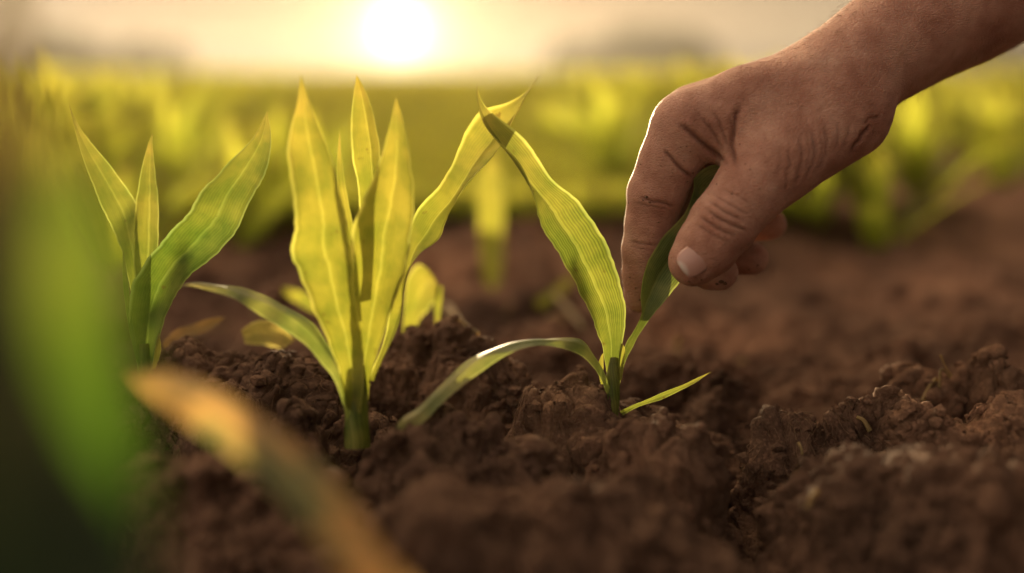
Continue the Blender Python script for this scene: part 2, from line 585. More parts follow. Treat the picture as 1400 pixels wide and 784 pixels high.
# bring the crests back to where they were set
res_ = []
for px, py, d, rx, ry in MOUNDS[:31]:
    c = at(px, py, d)
    m_ = ((X - c[0]) ** 2 + (Y - c[1]) ** 2) < 0.006 ** 2
    if m_.any():
        res_.append(H[m_].mean() - c[2])
H = H - float(np.median(res_)) - 0.0015
# dark clefts between the clods
for line, dep, wid in (([(985, 560, .43), (1012, 610, .40), (1030, 680, .365), (1060, 740, .335), (1110, 800, .31)], .026, .0095),
                       ([(560, 560, .42), (520, 600, .39), (470, 640, .36)], .010, .007), ([(770, 590, .40), (800, 640, .36)], .008, .007)):
    q_ = resample(spline(atv(line), 0), 60)
    dm_ = np.full(len(X), 1.0)
    for a_ in q_:
        dm_ = np.minimum(dm_, (X + .004 * w1 - a_[0]) ** 2 + (Y + .004 * w2 - a_[1]) ** 2)
    H = H - dep * np.exp(-dm_ / wid ** 2)
# fade relief far out so that the field lies level
farfade = np.clip((np.hypot(X, Y) - 3) / 6, 0, 1)
H = H * (1 - farfade) + (-0.004) * farfade
V = np.stack((X, Y, H), 1).reshape(NY, NX, 3)


def grid_normals(V):
    a = np.gradient(V, axis=1)
    b = np.gradient(V, axis=0)
    n = np.cross(a, b)
    return n / (np.linalg.norm(n, axis=2, keepdims=True) + 1e-12)


N = grid_normals(V)
nearm = (np.hypot(X, Y - .42) < 0.75)
amp = np.zeros(len(X))
Pn = V.reshape(-1, 3)[nearm]
rough = np.clip(0.55 + 0.9 * vnoise(Pn * 22, 40), 0.12, 1.4)
gr = worley(np.stack((Pn[:, 0] * 330 + 2 * vnoise(Pn * 120, 37), Pn[:, 1] * 330 + Pn[:, 2] * 240 + 2 * vnoise(Pn * 120, 38)), 1), 9)
d = 0.0020 * (1 - 2 * np.abs(vnoise(Pn * 95, 31))) + 0.0013 * (0.45 - gr) * rough * 1.9 + 0.0011 * (1 - 2 * np.abs(vnoise(Pn * 260, 36))) + 0.0012 * vnoise(Pn * 210, 32) + 0.00095 * vnoise(Pn * 420, 33) * rough \
    + 0.0009 * vnoise(Pn * 760, 34) * rough
amp[nearm] = d
V = V + N * amp.reshape(NY, NX, 1)
# sideways push gives undercut clods
push = np.zeros((len(X), 3))
push[nearm, 0] = 0.0040 * vnoise(Pn * 55, 51) + 0.0012 * vnoise(Pn * 170, 53)
push[nearm, 1] = 0.0055 * vnoise(Pn * 55, 52) + 0.0016 * vnoise(Pn * 170, 54)
V = V + push.reshape(NY, NX, 3)
N = grid_normals(V)
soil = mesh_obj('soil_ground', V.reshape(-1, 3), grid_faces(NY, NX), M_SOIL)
tag(soil, 'tilled brown soil broken into crumbly clods', None, None, 'structure')


def soil_z(x, y):
    i = int(np.clip(np.searchsorted(xs, x), 1, NX - 1))
    j = int(np.clip(np.searchsorted(ys, y), 1, NY - 1))
    return float(V[j, i, 2])


def soil_hit(px, py, lo=0.15, hi=40.0):
    """first soil point along the ray through a photo pixel"""
    prev = lo
    dd = lo
    while dd < hi:
        p = at(px, py, dd)
        if p[2] < soil_z(p[0], p[1]):
            return p, dd
        dd *= 1.004
    return at(px, py, hi), hi


# crumbs lying loose on the soil: one uncountable mass
def ico():
    b = bmesh.new()
    bmesh.ops.create_icosphere(b, subdivisions=1, radius=1)
    v = np.array([x.co[:] for x in b.verts])
    f = np.array([[q.index for q in fa.verts] for fa in b.faces])
    b.free()
    return v, f


IV, IF = ico()
jj = np.where((ys > 0.24) & (ys < 0.85))[0]
ii = np.where(np.abs(xs) < 0.30)[0]
cv, cf = [], []
shapes = []
for k in range(14):
    s = IV * (1 + 0.28 * vnoise(IV * 1.6 + k * 7.3, 60 + k)[:, None] + 0.12 * vnoise(IV * 4 + k * 3.1, 90 + k)[:, None])
    shapes.append(s * np.array((1, RNG.uniform(.65, 1), RNG.uniform(.55, .9))))
n_c = 0
for k in range(24000):
    j, i = int(RNG.choice(jj)), int(RNG.choice(ii))
    p = V[j, i]
    cluster = vnoise(p[None] * 26, 77)[0]
    if cluster < RNG.uniform(-.5, .5):
        continue
    r = 0.00035 + 0.0034 * RNG.random() ** 5.5
    a = RNG.uniform(0, 6.28)
    rot = np.array(((math.cos(a), -math.sin(a), 0), (math.sin(a), math.cos(a), 0), (0, 0, 1)))
    s = shapes[k % 14] * r
    cv.append(s @ rot.T + p + N[j, i] * r * 0.35)
    cf.append(IF + n_c * len(IV))
    n_c += 1
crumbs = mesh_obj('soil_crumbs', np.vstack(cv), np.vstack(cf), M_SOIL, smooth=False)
tag(crumbs, 'loose crumbs of brown earth strewn over the clods', None, None, 'stuff')


def tube(pts, rad, sides=4, cap=True):
    pts = np.asarray(pts, float)
    n = len(pts)
    rad = np.full(n, rad) if np.isscalar(rad) else np.asarray(rad)
    T = np.gradient(pts, axis=0)
    T /= np.linalg.norm(T, axis=1, keepdims=True) + 1e-12
    up = np.tile(np.array((0.31, 0.2, 0.93)), (n, 1))
    A = np.cross(T, up)
    A /= np.linalg.norm(A, axis=1, keepdims=True) + 1e-9
    B = np.cross(T, A)
    ang = np.linspace(0, 2 * np.pi, sides, endpoint=False)
    v = pts[:, None] + rad[:, None, None] * (np.cos(ang)[None, :, None] * A[:, None] + np.sin(ang)[None, :, None] * B[:, None])
    v = v.reshape(-1, 3)
    f = []
    for a in range(n - 1):
        for b in range(sides):
            c = (b + 1) % sides
            f.append((a * sides + b, a * sides + c, (a + 1) * sides + c, (a + 1) * sides + b))
    return v, np.array(f)


# rootlets and fibres matted over the crests
fv, ff, off = [], [], 0
for k in range(4200):
    if k % 3:
        mpx = MOUNDS[int(RNG.integers(0, 31))]
        c = at(mpx[0], mpx[1], mpx[2])
        x0, y0 = c[0] + RNG.normal(0, .016), c[1] + RNG.normal(0, .012)
    else:
        x0, y0 = RNG.uniform(-.2, .2), RNG.uniform(.33, .56)
    a = RNG.uniform(0, 6.28)
    st = RNG.uniform(.0005, .0012)
    pts = []
    lift = RNG.uniform(0.0001, 0.0009)
    n = int(RNG.integers(4, 10))
    for s in range(n):
        i = int(np.clip(np.searchsorted(xs, x0), 1, NX - 2))
        j = int(np.clip(np.searchsorted(ys, y0), 1, NY - 2))
        e = math.sin(math.pi * s / (n - 1)) * lift if k % 5 else lift * s * 0.5
        pts.append(V[j, i] + N[j, i] * (0.0002 + e))
        a += RNG.normal(0, .7)
        x0 += math.cos(a) * st
        y0 += math.sin(a) * st
    pts = np.array(pts)
    pts[1:-1] = (pts[:-2] + 2 * pts[1:-1] + pts[2:]) / 4
    v, f = tube(pts, RNG.uniform(.00007, .00017) * np.linspace(1, .5, n), 3)
    fv.append(v)
    ff.append(f + off)
    off += len(v)
roots = mesh_obj('rootlet_fibres', np.vstack(fv), np.vstack(ff), M_ROOT)
tag(roots, 'hair-thin rootlets matted over the tops of the clods', None, None, 'stuff')


# ------------------------------------------------------------------ leaves
def leaf(name, left, right, mat, parent, fold=0.0, wave=0.0, rows=70, cols=19, curl=0.0, label=None, waves=5.0, phase=0.0):
    """a blade between two edge curves given as (photo x, photo y, depth) rows, base first.
    fold > 0 sinks the midrib away from the eye (share of the width), wave ripples the margins (m)"""
    a = resample(spline(atv(left), 0), rows)
    b = resample(spline(atv(right), 0), rows)
    # both margins run out into one fine point
    tip_ = (np.clip((np.linspace(0, 1, rows) - .7) / .3, 0, 1) ** 2)[:, None]
    end_ = (a[-1] + b[-1]) / 2
    a, b = a + tip_ * (end_ - a[-1]), b + tip_ * (end_ - b[-1])
    mid_ = (a + b) / 2
    T = np.gradient(mid_, axis=0)
    W = b - a
    n = np.cross(T, W)
    n /= np.linalg.norm(n, axis=1, keepdims=True) + 1e-9
    for k in range(1, rows):
        if np.dot(n[k], n[k - 1]) < 0:
            n[k] *= -1
    if np.mean(n[:, 1]) < 0:
        n = -n
    for _ in range(4):
        n[1:-1] = (n[:-2] + 2 * n[1:-1] + n[2:]) / 4
    n /= np.linalg.norm(n, axis=1, keepdims=True) + 1e-9
    w = np.linalg.norm(W, axis=1)
    tt = np.linspace(0, 1, cols)
    s = np.linspace(0, 1, rows)
    # nibbled, uneven margins
    e1 = vnoise(np.stack((s * 23 + phase * 9, s * 0 + 3.7 + len(name) + fold * 50, s * 0), 1), 71) + .6 * vnoise(np.stack((s * 61 + phase * 5, s * 0 + fold * 90, s * 0), 1), 72)
    e2 = vnoise(np.stack((s * 19 + 50, s * 0 + 1.7 + fold * 70, s * 0), 1), 73) + .6 * vnoise(np.stack((s * 57 + 50, s * 0 + fold * 30, s * 0), 1), 74)
    a, b = a + (b - a) * (0.022 * e1)[:, None], b + (a - b) * (0.022 * e2)[:, None]
    V_ = a[:, None] * (1 - tt)[None, :, None] + b[:, None] * tt[None, :, None]
    x = np.abs(2 * tt - 1)
    prof = (1 - x ** 1.15) * fold
    offs = w[:, None] * prof[None]
    env = np.sin(np.pi * np.clip(s, 0, 1)) ** 0.6
    sd = np.where(tt < .5, 1.0, -0.8)
    ph = np.where(tt < .5, 0.0, 1.7) + phase
    offs = offs + wave * env[:, None] * (x ** 2.2)[None] * np.sin(s[:, None] * waves * 2 * np.pi * 0.5 + ph[None]) * sd[None]
    offs = offs - curl * w[:, None] * (np.clip(x - 0.75, 0, 1) * 4)[None] ** 2
    # faint buckling of the blade
    offs = offs + 0.03 * w[:, None] * vnoise(np.stack(np.broadcast_arrays(tt[None] * 3, s[:, None] * 7 + 3 * phase, 0 * s[:, None]), -1).reshape(-1, 3), 5).reshape(rows, cols)
    V_ = V_ + n[:, None] * offs[:, :, None]
    uv = np.stack(np.broadcast_arrays(tt[None], s[:, None]), -1).reshape(-1, 2)
    o = mesh_obj(name, V_.reshape(-1, 3), grid_faces(rows, cols), mat, parent, uv=uv)
    if label:
        o['label'] = label
    return o


def dz(rows, d0, d1=None):
    """attach depths d0 at the first row to d1 at the last to rows of (x, y)"""
    d1 = d0 if d1 is None else d1
    n = len(rows) - 1
    return [(r[0], r[1], d0 + (d1 - d0) * k / n) if len(r) == 2 else r for k, r in enumerate(rows)]


def stem(name, pts, rad, mat, parent, sides=12):
    p = resample(spline(atv(pts), 0), 24)
    r = np.interp(np.linspace(0, 1, 24), np.linspace(0, 1, len(rad)), rad)
    v, f = tube(p, r, sides)
    uv = np.stack((np.tile(np.linspace(0.1, 0.9, sides), 24), np.repeat(np.linspace(0, 1, 24), sides)), 1)
    return mesh_obj(name, v, f, mat, parent, uv=uv)


# seedling between the fingers
pA = empty('maize_seedling', at(836, 552, .42), 'young maize seedling whose upright blade is pinched between thumb and finger', 'seedling')
stem('stem', [(833, 575, .42), (836, 545, .42), (838, 515, .421), (840, 490, .423)], [.0032, .0031, .0027, .0016], M_GREEN, pA)
leaf('leaf', dz([(832, 530), (825, 480), (815, 452), (796, 412), (776, 372), (757, 335), (738, 305), (722, 262), (697, 218), (664, 170), (654, 140), (651, 112)], .424, .400),
     dz([(842, 530), (846, 490), (853, 455), (856, 428), (851, 400), (838, 362), (820, 325), (791, 276), (752, 242), (708, 192), (664, 144), (652, 112)], .424, .412),
     M_GREEN, pA, fold=0.30, wave=0.0026, curl=0.10, rows=110, cols=31, label='tall ribbed yellow green blade leaning away from the hand')
leaf('leaf', dz([(838, 535), (850, 492), (858, 468), (866, 455), (876, 430), (875, 404), (880, 375), (892, 346), (914, 316), (936, 290), (947, 262), (950, 240), (974, 225), (1010, 232), (1048, 262), (1078, 282)], .422, .424),
     dz([(845, 535), (853, 500), (866, 474), (880, 450), (905, 416), (930, 385), (945, 362), (965, 335), (985, 305), (1000, 285), (1005, 268), (1012, 256), (1024, 252), (1040, 262), (1062, 284), (1078, 290)], .424, .430),
     M_HELD, pA, fold=0.16, wave=0.0008, rows=110, cols=25, label='darker green blade held in the fingers')
leaf('leaf', dz([(838, 548), (828, 512), (812, 485), (793, 465), (760, 464), (720, 465), (680, 474), (640, 495), (600, 530), (570, 556), (546, 572), (536, 600)], .424, .372),
     dz([(834, 560), (822, 520), (808, 497), (790, 483), (760, 476), (725, 476), (690, 486), (650, 513), (606, 553), (578, 580), (556, 594), (540, 606)], .418, .362),
     M_LOW, pA, fold=-0.15, wave=0.0008, rows=90, label='low pale blade arching over to the soil')
leaf('leaf', dz([(832, 560), (818, 510), (820, 490), (824, 482)], .421), dz([(838, 560), (826, 520), (825, 500), (826, 483)], .421), M_YELLOW, pA, rows=20, cols=7,
     label='short broken sheath at the foot')
leaf('leaf', dz([(843, 520), (846, 490), (847, 476), (846, 468)], .4205), dz([(850, 520), (854, 492), (855, 476), (852, 470)], .4205), M_YELLOW, pA, rows=20, cols=7)

# central bright seedling
pB = empty('maize_seedling', at(488, 596, .39), 'bright yellow maize seedling with broad pointed blades straight under the sun', 'seedling')
stem('stem', [(489, 612, .39), (488, 580, .39), (487, 540, .391), (487, 500, .393)], [.0044, .0042, .0040, .0030], M_GREEN, pB)
leaf('leaf', dz([(474, 560), (462, 505), (438, 440), (412, 378), (398, 348), (403, 310), (403, 262), (394, 215), (398, 172), (406, 140), (411, 103)], .385, .374),
     dz([(492, 565), (497, 520), (496, 470), (488, 420), (484, 370), (477, 318), (466, 265), (455, 215), (434, 165), (420, 130), (412, 103)], .386, .374),
     M_YELLOW, pB, fold=0.30, wave=0.0026, curl=0.10, rows=100, cols=27, label='broad blade with a ragged tip')
leaf('leaf', dz([(481, 580), (482, 500), (481, 440), (479, 370), (483, 315), (500, 270), (519, 222), (532, 172), (541, 133)], .392, .380),
     dz([(500, 580), (510, 505), (531, 440), (549, 390), (562, 330), (567, 275), (561, 215), (552, 170), (542, 133)], .392, .380),
     M_YELLOW, pB, fold=0.34, wave=0.0022, curl=0.10, rows=100, cols=27)
leaf('leaf', dz([(494, 400), (496, 320), (488, 262), (482, 205), (480, 150), (487, 103)], .405, .40),
     dz([(500, 400), (512, 300), (518, 235), (516, 180), (504, 135), (488, 103)], .398, .40), M_YELLOW, pB, fold=0.42, wave=0.001, rows=60, label='rolled blade at the back')
leaf('leaf', dz([(484, 430), (474, 330), (463, 265), (461, 220), (464, 178)], .40), dz([(496, 430), (488, 340), (476, 275), (468, 225), (465, 178)], .40), M_YELLOW, pB, fold=0.2, rows=40, cols=9)
leaf('leaf', dz([(505, 520), (535, 430), (548, 370), (556, 320), (572, 290), (600, 264), (614, 236), (628, 200), (652, 166), (692, 144), (722, 120), (737, 102)], .395, .452),
     dz([(512, 520), (545, 440), (556, 385), (574, 350), (600, 326), (612, 300), (634, 268), (664, 225), (692, 190), (708, 160), (722, 128), (738, 102)], .392, .440),
     M_YELLOW, pB, fold=0.24, wave=0.0022, curl=0.10, rows=110, cols=27, waves=7, label='twisted blade arching across to the held seedling')
leaf('leaf', dz([(480, 560), (468, 510), (450, 478), (425, 440), (385, 415), (340, 398), (300, 388), (268, 381), (243, 384)], .388, .392),
     dz([(474, 575), (458, 520), (434, 490), (408, 466), (372, 440), (325, 412), (290, 402), (262, 396), (243, 400)], .384, .382),
     M_LOW, pB, fold=-0.12, wave=0.0008, rows=80, label='low pale blade arching sideways')

# the one further over with a shaded base
pC = empty('maize_seedling', at(200, 500, .43), 'maize seedling with three dark green blades near the blurred foreground leaf', 'seedling')
leaf('leaf', dz([(190, 512), (178, 450), (179, 405), (198, 362), (232, 318), (260, 288), (280, 256), (310, 224), (343, 192), (364, 152)], .43, .415),
     dz([(206, 512), (224, 440), (243, 402), (268, 370), (302, 342), (325, 312), (345, 272), (364, 232), (372, 190), (367, 152)], .43, .42),
     M_DEEP, pC, fold=0.30, wave=0.0028, curl=0.10, rows=100, cols=27)
leaf('leaf', dz([(190, 490), (184, 390), (183, 320), (188, 260), (200, 205), (209, 182)], .437, .434),
     dz([(200, 490), (212, 380), (217, 320), (216, 270), (209, 205), (209, 182)], .437, .434), M_GREEN, pC, fold=0.35, rows=60)
leaf('leaf', dz([(192, 500), (184, 430), (166, 345), (136, 278), (112, 215), (103, 180), (93, 141)], .445, .43),
     dz([(198, 500), (200, 420), (193, 330), (186, 280), (150, 226), (114, 182), (94, 141)], .445, .435), M_GREEN, pC, fold=0.22, wave=0.0006, rows=60)
leaf('leaf', dz([(190, 505), (180, 470), (170, 410), (165, 340)], .428), dz([(194, 505), (185, 465), (177, 405), (171, 340)], .428), M_DEEP, pC, rows=24, cols=9)
stem('stem', [(198, 530, .432), (198, 505, .432), (197, 470, .432)], [.003, .003, .002], M_DEEP, pC)
leaf('leaf', dz([(208, 505), (213, 470), (217, 455)], .428), dz([(212, 505), (220, 480), (218, 455)], .428), M_YELLOW, pC, rows=16, cols=7)

# blurred seedlings a little behind
pD = empty('maize_seedling', at(672, 385, .80), 'single upright yellow blade standing blurred behind the two crossing tips', 'seedling')
leaf('leaf', dz([(668, 395), (660, 370), (655, 310), (656, 250), (668, 200)], .80), dz([(680, 395), (686, 370), (688, 310), (686, 250), (672, 200)], .80), M_YELLOW, pD, fold=.15, rows=40)
pE = empty('maize_seedling', at(555, 470, .52), 'small pale seedling with a drooping blade behind the twisted leaf', 'seedling')
leaf('leaf', dz([(552, 470), (552, 430), (556, 385), (572, 362), (590, 375), (600, 400)], .52, .51), dz([(560, 470), (572, 440), (590, 418), (600, 402), (603, 395), (604, 400)], .52, .505), M_YELLOW, pE, fold=.1, rows=40)
leaf('leaf', dz([(596, 392), (594, 420), (597, 455)], .51), dz([(605, 392), (603, 420), (598, 455)], .51), M_YELLOW, pE, rows=20, cols=7)

# dry leaf pieces and stalks lying about
def scrap(name, left, right, mat, d0, d1, label, cat, fold=.1):
    e = leaf(name, dz(left, d0, d1), dz(right, d0, d1), mat, None, fold=fold, rows=40, cols=11, wave=.0005)
    return tag(e, label, cat)


scrap('leaf_piece', [(844, 564), (868, 553), (902, 539), (940, 523), (972, 508)], [(848, 570), (872, 557), (910, 544), (946, 526), (973, 509)], M_GREEN, .425, .42,
      'narrow green leaf tip lying on the clod beside the held seedling', 'leaf', .3)
scrap('straw_piece', [(222, 470), (240, 452), (275, 440), (308, 428)], [(226, 484), (250, 464), (285, 452), (306, 440)], M_STRAW, .47, .49,
      'dry straw coloured strip lying behind the shaded seedling', 'straw')
scrap('leaf_piece', [(330, 452), (350, 440), (380, 440), (402, 462)], [(335, 470), (360, 472), (385, 476), (403, 468)], M_PALE, .48, .48,
      'crumpled pale leaf scrap on the soil under the low arching blade', 'leaf')
scrap('leaf_piece', [(386, 392), (405, 396), (430, 408), (450, 424)], [(384, 402), (402, 412), (425, 425), (448, 432)], M_YELLOW, .56, .56,
      'blurred yellow leaf scrap behind the bright central seedling', 'leaf')
scrap('straw_piece', [(732, 412), (750, 400), (768, 385), (790, 370)], [(738, 424), (756, 412), (775, 396), (794, 380)], M_YELLOW, .72, .74,
      'blurred yellow straw strip leaning behind the ribbed blade', 'straw')
scrap('leaf_piece', [(36, 492), (50, 494), (64, 500), (72, 506)], [(34, 498), (48, 502), (62, 506), (72, 508)], M_PALE, .41, .41,
      'tiny pale leaf sliver beside the shaded foreground blade', 'leaf')


def stalk(pts, r, label, cat='straw', name='straw_stalk', mat=M_STRAW):
    p = resample(spline(atv(pts), 0), 18)
    v, f = tube(p, r * np.linspace(1, .6, 18), 8)
    uv = np.stack((np.tile(np.linspace(.1, .9, 8), 18), np.repeat(np.linspace(0, 1, 18), 8)), 1)
    return tag(mesh_obj(name, v, f, mat, uv=uv), label, cat)


stalk([(612, 420, .62), (632, 448, .58), (655, 478, .54)], .0022, 'blurred straw stalk lying on the soil behind the small pale seedling')
stalk([(760, 405, .72), (778, 425, .70), (796, 450, .67)], .0022, 'thin straw stalk leaning on the soil behind the ribbed blade')
stalk([(1284, 530, .45), (1287, 505, .45), (1300, 517, .452)], .0006, 'bent dry stalk sticking out of the rightmost clods', 'stalk')
stalk([(1286, 486, .452), (1292, 500, .452), (1302, 514, .452)], .0005, 'thin straight dry stalk poking up from the rightmost clods', 'stalk')
stalk([(34, 530, .405), (45, 519, .405), (56, 516, .406), (72, 528, .408)], .0006, 'curled pale rootlet beside the blurred foreground blade', 'root', 'root_piece')
stalk([(925, 500, .6), (926, 478, .6), (927, 462, .6)], .0020, 'short blurred straw stub standing behind the fingers', 'stalk', 'straw_stub')
stalk([(1092, 606, .40), (1095, 612, .398), (1097, 622, .397)], .0006, 'tiny white rootlet in the dark cleft of the soil', 'root', 'root_piece')

for px, py, a_, ln in [(300, 455, .5, 34), (350, 430, 1.9, 30), (385, 470, .2, 40), (268, 462, 2.6, 26), (440, 455, 2.2, 34), (575, 445, .6, 30), (640, 455, 2.4, 36), (690, 440, .9, 28), (520, 430, .3, 34),
                       (760, 440, 2.7, 30), (1010, 505, .5, 22), (1180, 585, 2.5, 20), (1270, 545, .4, 20), (60, 525, .3, 26), (25, 545, 2.8, 24), (1110, 690, .7, 18)]:
    p0, d_ = soil_hit(px, py)
    k_ = .5 * ln / F * d_
    u_ = np.array((math.cos(a_), math.sin(a_) * .8, 0))
    e0, e1 = p0 - u_ * k_, p0 + u_ * k_
    pts = np.array([(q[0], q[1], max(soil_z(q[0], q[1]), p0[2] - .002) + .0012) for q in (e0, p0, e1)]) + np.array((0, 0, .0025)) * np.array((0, .2, 1))[:, None]
    p_ = resample(spline(pts, 0), 10)
    v, f = tube(p_, .0011 * np.linspace(1, .6, 10) * (d_ / .42) ** .4, 6)
    uv = np.stack((np.tile(np.linspace(.1, .9, 6), 10), np.repeat(np.linspace(0, 1, 10), 6)), 1)
    tag(mesh_obj('straw_bit', v, f, M_STRAW, uv=uv), 'short thin bit of dry straw lying on the tilled soil', 'straw', 'bits of dry straw on the soil')

# ------------------------------------------------------------------ foreground seedling, far out of focus
pF = empty('maize_seedling', at(90, 1300, .135), 'large dark green foreground seedling blurred at the picture edge', 'seedling')
leaf('leaf', dz([(75, 1400), (60, 1000), (45, 700), (40, 480), (45, 300), (60, 180), (70, 120)], .140, .150), dz([(150, 1400), (185, 1000), (205, 700), (190, 480), (150, 330), (105, 200), (74, 120)], .134, .155), M_SHADE_GREEN, pF, fold=.12, rows=60)
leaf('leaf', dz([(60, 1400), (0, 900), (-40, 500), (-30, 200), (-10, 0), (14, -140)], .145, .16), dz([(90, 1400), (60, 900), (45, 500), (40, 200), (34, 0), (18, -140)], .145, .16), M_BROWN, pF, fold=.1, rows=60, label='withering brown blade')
leaf('leaf', dz([(80, 1400), (60, 1100), (30, 800), (-60, 640), (-140, 600)], .14, .17), dz([(120, 1400), (110, 1100), (90, 800), (20, 640), (-140, 610)], .14, .17), M_SHADE_GREEN, pF, fold=.1, rows=40)
leaf('leaf', dz([(-80, 1400), (-90, 900), (-90, 640), (-60, 400), (-20, 200), (8, 100)], .128, .138), dz([(220, 1400), (240, 900), (185, 720), (85, 560), (45, 430), (20, 230), (10, 100)], .126, .138), M_SHADY, pF, fold=.12, rows=50)  # dark blade added to stand for shade in the lower corner

pG = empty('maize_seedling', at(640, 1050, .21), 'blurred foreground seedling with one orange lit blade reaching over the soil', 'seedling')
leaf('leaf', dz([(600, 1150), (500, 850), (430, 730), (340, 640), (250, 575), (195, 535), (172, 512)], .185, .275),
     dz([(680, 1150), (590, 850), (520, 745), (450, 650), (340, 560), (240, 510), (175, 508)], .185, .275), M_SUNLIT, pG, fold=-.12, rows=60)
pH = empty('leaf_piece', at(-10, 640, .2), 'yellow green blade end poking in beside the dark foreground seedling', 'leaf')
leaf('leaf', dz([(-60, 690), (-20, 640), (20, 600), (36, 606)], .2), dz([(-60, 740), (-10, 690), (32, 650), (40, 612)], .2), M_PALE, pH, rows=30)


# ------------------------------------------------------------------ the hand
def hw(j):
    return at(j[0], j[1], D0 + j[2] * 1e-3) * 1000.0


BODY = [  # rounded cones: (joint, joint, blend mm)
    ((1150, 104, 10, 18.5), (1325, -16, 30, 26.5), 10), ((1325, -16, 30, 26.5), (1520, -142, 70, 36.0), 10),
    ((1152, 106, 26, 17.5), (1330, -16, 48, 25.5), 10), ((1330, -16, 48, 25.5), (1520, -142, 90, 35.0), 10),
    ((1122, 120, 6, 16.0), (1025, 148, 4, 14.5), 8), ((1025, 148, 4, 14.5), (940, 172, 4, 13.0), 8),
    ((1125, 108, 20, 15.0), (950, 160, 22, 12.5), 8),
    ((1130, 110, 34, 14.0), (962, 166, 39, 11.5), 8),
    ((1135, 120, 44, 13.0), (985, 180, 54, 10.5), 8),
    ((1152, 156, 6, 18.0), (1062, 218, -4, 15.5), 10),
    ((1125, 160, 24, 19.0), (1010, 195, 30, 13.0), 8),
    ((1150, 150, 32, 17.0), (1080, 180, 44, 13.0), 8),
    ((1085, 165, 3, 14.0), (985, 182, 5, 10.0), 7),
    ((1000, 190, 4, 8.0), (1045, 205, 0, 9.0), 6),
]
FINGERS = {
    'thumb': ([(1062, 218, -4, 15.3), (1024, 262, -8, 13.2), (990, 305, -10, 12.2), (966, 338, -10, 11.2), (949, 357, -10, 9.4)], 5),
    'index': ([(940, 172, 4, 12.8), (917, 216, 7, 11.6), (898, 266, 10, 11.0), (889, 305, 12, 9.6), (882, 341, 14, 9.0), (880, 376, 16, 8.0), (878, 404, 17, 7.0)], 4),
    'middle': ([(950, 162, 22, 12.0), (938, 225, 25, 10.4), (930, 290, 26, 10.0), (948, 338, 24, 9.0), (972, 368, 20, 8.0), (983, 372, 17, 7.4)], 4),
    'ring': ([(962, 168, 39, 11.2), (955, 230, 42, 10.0), (955, 290, 42, 9.6), (975, 330, 39, 8.6), (1005, 350, 34, 7.6), (1027, 353, 31, 7.0)], 4),
    'pinky': ([(985, 182, 54, 10.0), (985, 235, 55, 8.6), (990, 275, 54, 8.2), (1012, 300, 50, 7.4), (1035, 308, 47, 6.6), (1055, 308, 45, 6.2)], 4),
}
ends = []
for a, b, k in BODY:
    ends += [(hw(a), a[3]), (hw(b), b[3])]
for ch, k in FINGERS.values():
    ends += [(hw(j), j[3]) for j in ch]
lo = np.min([p - r for p, r in ends], 0) - 5
hi = np.max([p + r for p, r in ends], 0) + 5
VOX = 1.0
shape = np.ceil((hi - lo) / VOX).astype(int) + 1
gx = [(lo[k] + VOX * np.arange(shape[k])).astype(np.float32) for k in range(3)]


def round_cone(a, ra, b, rb, field, kk, mode):
    """blend a rounded cone into field over its own neighbourhood only"""
    m = 14
    sl = []
    for k in range(3):
        l_ = min(a[k] - ra, b[k] - rb) - m
        h_ = max(a[k] + ra, b[k] + rb) + m
        i0 = max(0, int((l_ - lo[k]) / VOX))
        i1 = min(shape[k], int((h_ - lo[k]) / VOX) + 2)
        sl.append(slice(i0, i1))
    px_ = gx[0][sl[0]][:, None, None]
    py_ = gx[1][sl[1]][None, :, None]
    pz_ = gx[2][sl[2]][None, None, :]
    a, b = a.astype(np.float32), b.astype(np.float32)
    ba = b - a
    l2 = np.float32(ba @ ba)
    t = np.clip(((px_ - a[0]) * ba[0] + (py_ - a[1]) * ba[1] + (pz_ - a[2]) * ba[2]) / max(l2, 1e-9), 0, 1)
    dd = np.sqrt((px_ - a[0] - t * ba[0]) ** 2 + (py_ - a[1] - t * ba[1]) ** 2 + (pz_ - a[2] - t * ba[2]) ** 2) - (ra + (rb - ra) * t)
    sub = field[sl[0], sl[1], sl[2]]
    h = np.clip(0.5 + 0.5 * (sub - dd) / kk, 0, 1)
    field[sl[0], sl[1], sl[2]] = sub * (1 - h) + dd * h - kk * h * (1 - h)


body = np.full(shape, 40.0, np.float32)
for a, b, k in BODY:
    round_cone(hw(a), a[3], hw(b), b[3], body, k, 0)
total = body.copy()
for ch, k in FINGERS.values():
    fg = np.full(shape, 40.0, np.float32)
    for a, b in zip(ch[:-1], ch[1:]):
        round_cone(hw(a), a[3], hw(b), b[3], fg, 1.6, 0)
    h = np.clip(0.5 + 0.5 * (body - fg) / k, 0, 1)
    u = body * (1 - h) + fg * h - k * h * (1 - h)
    total = np.minimum(total, u)


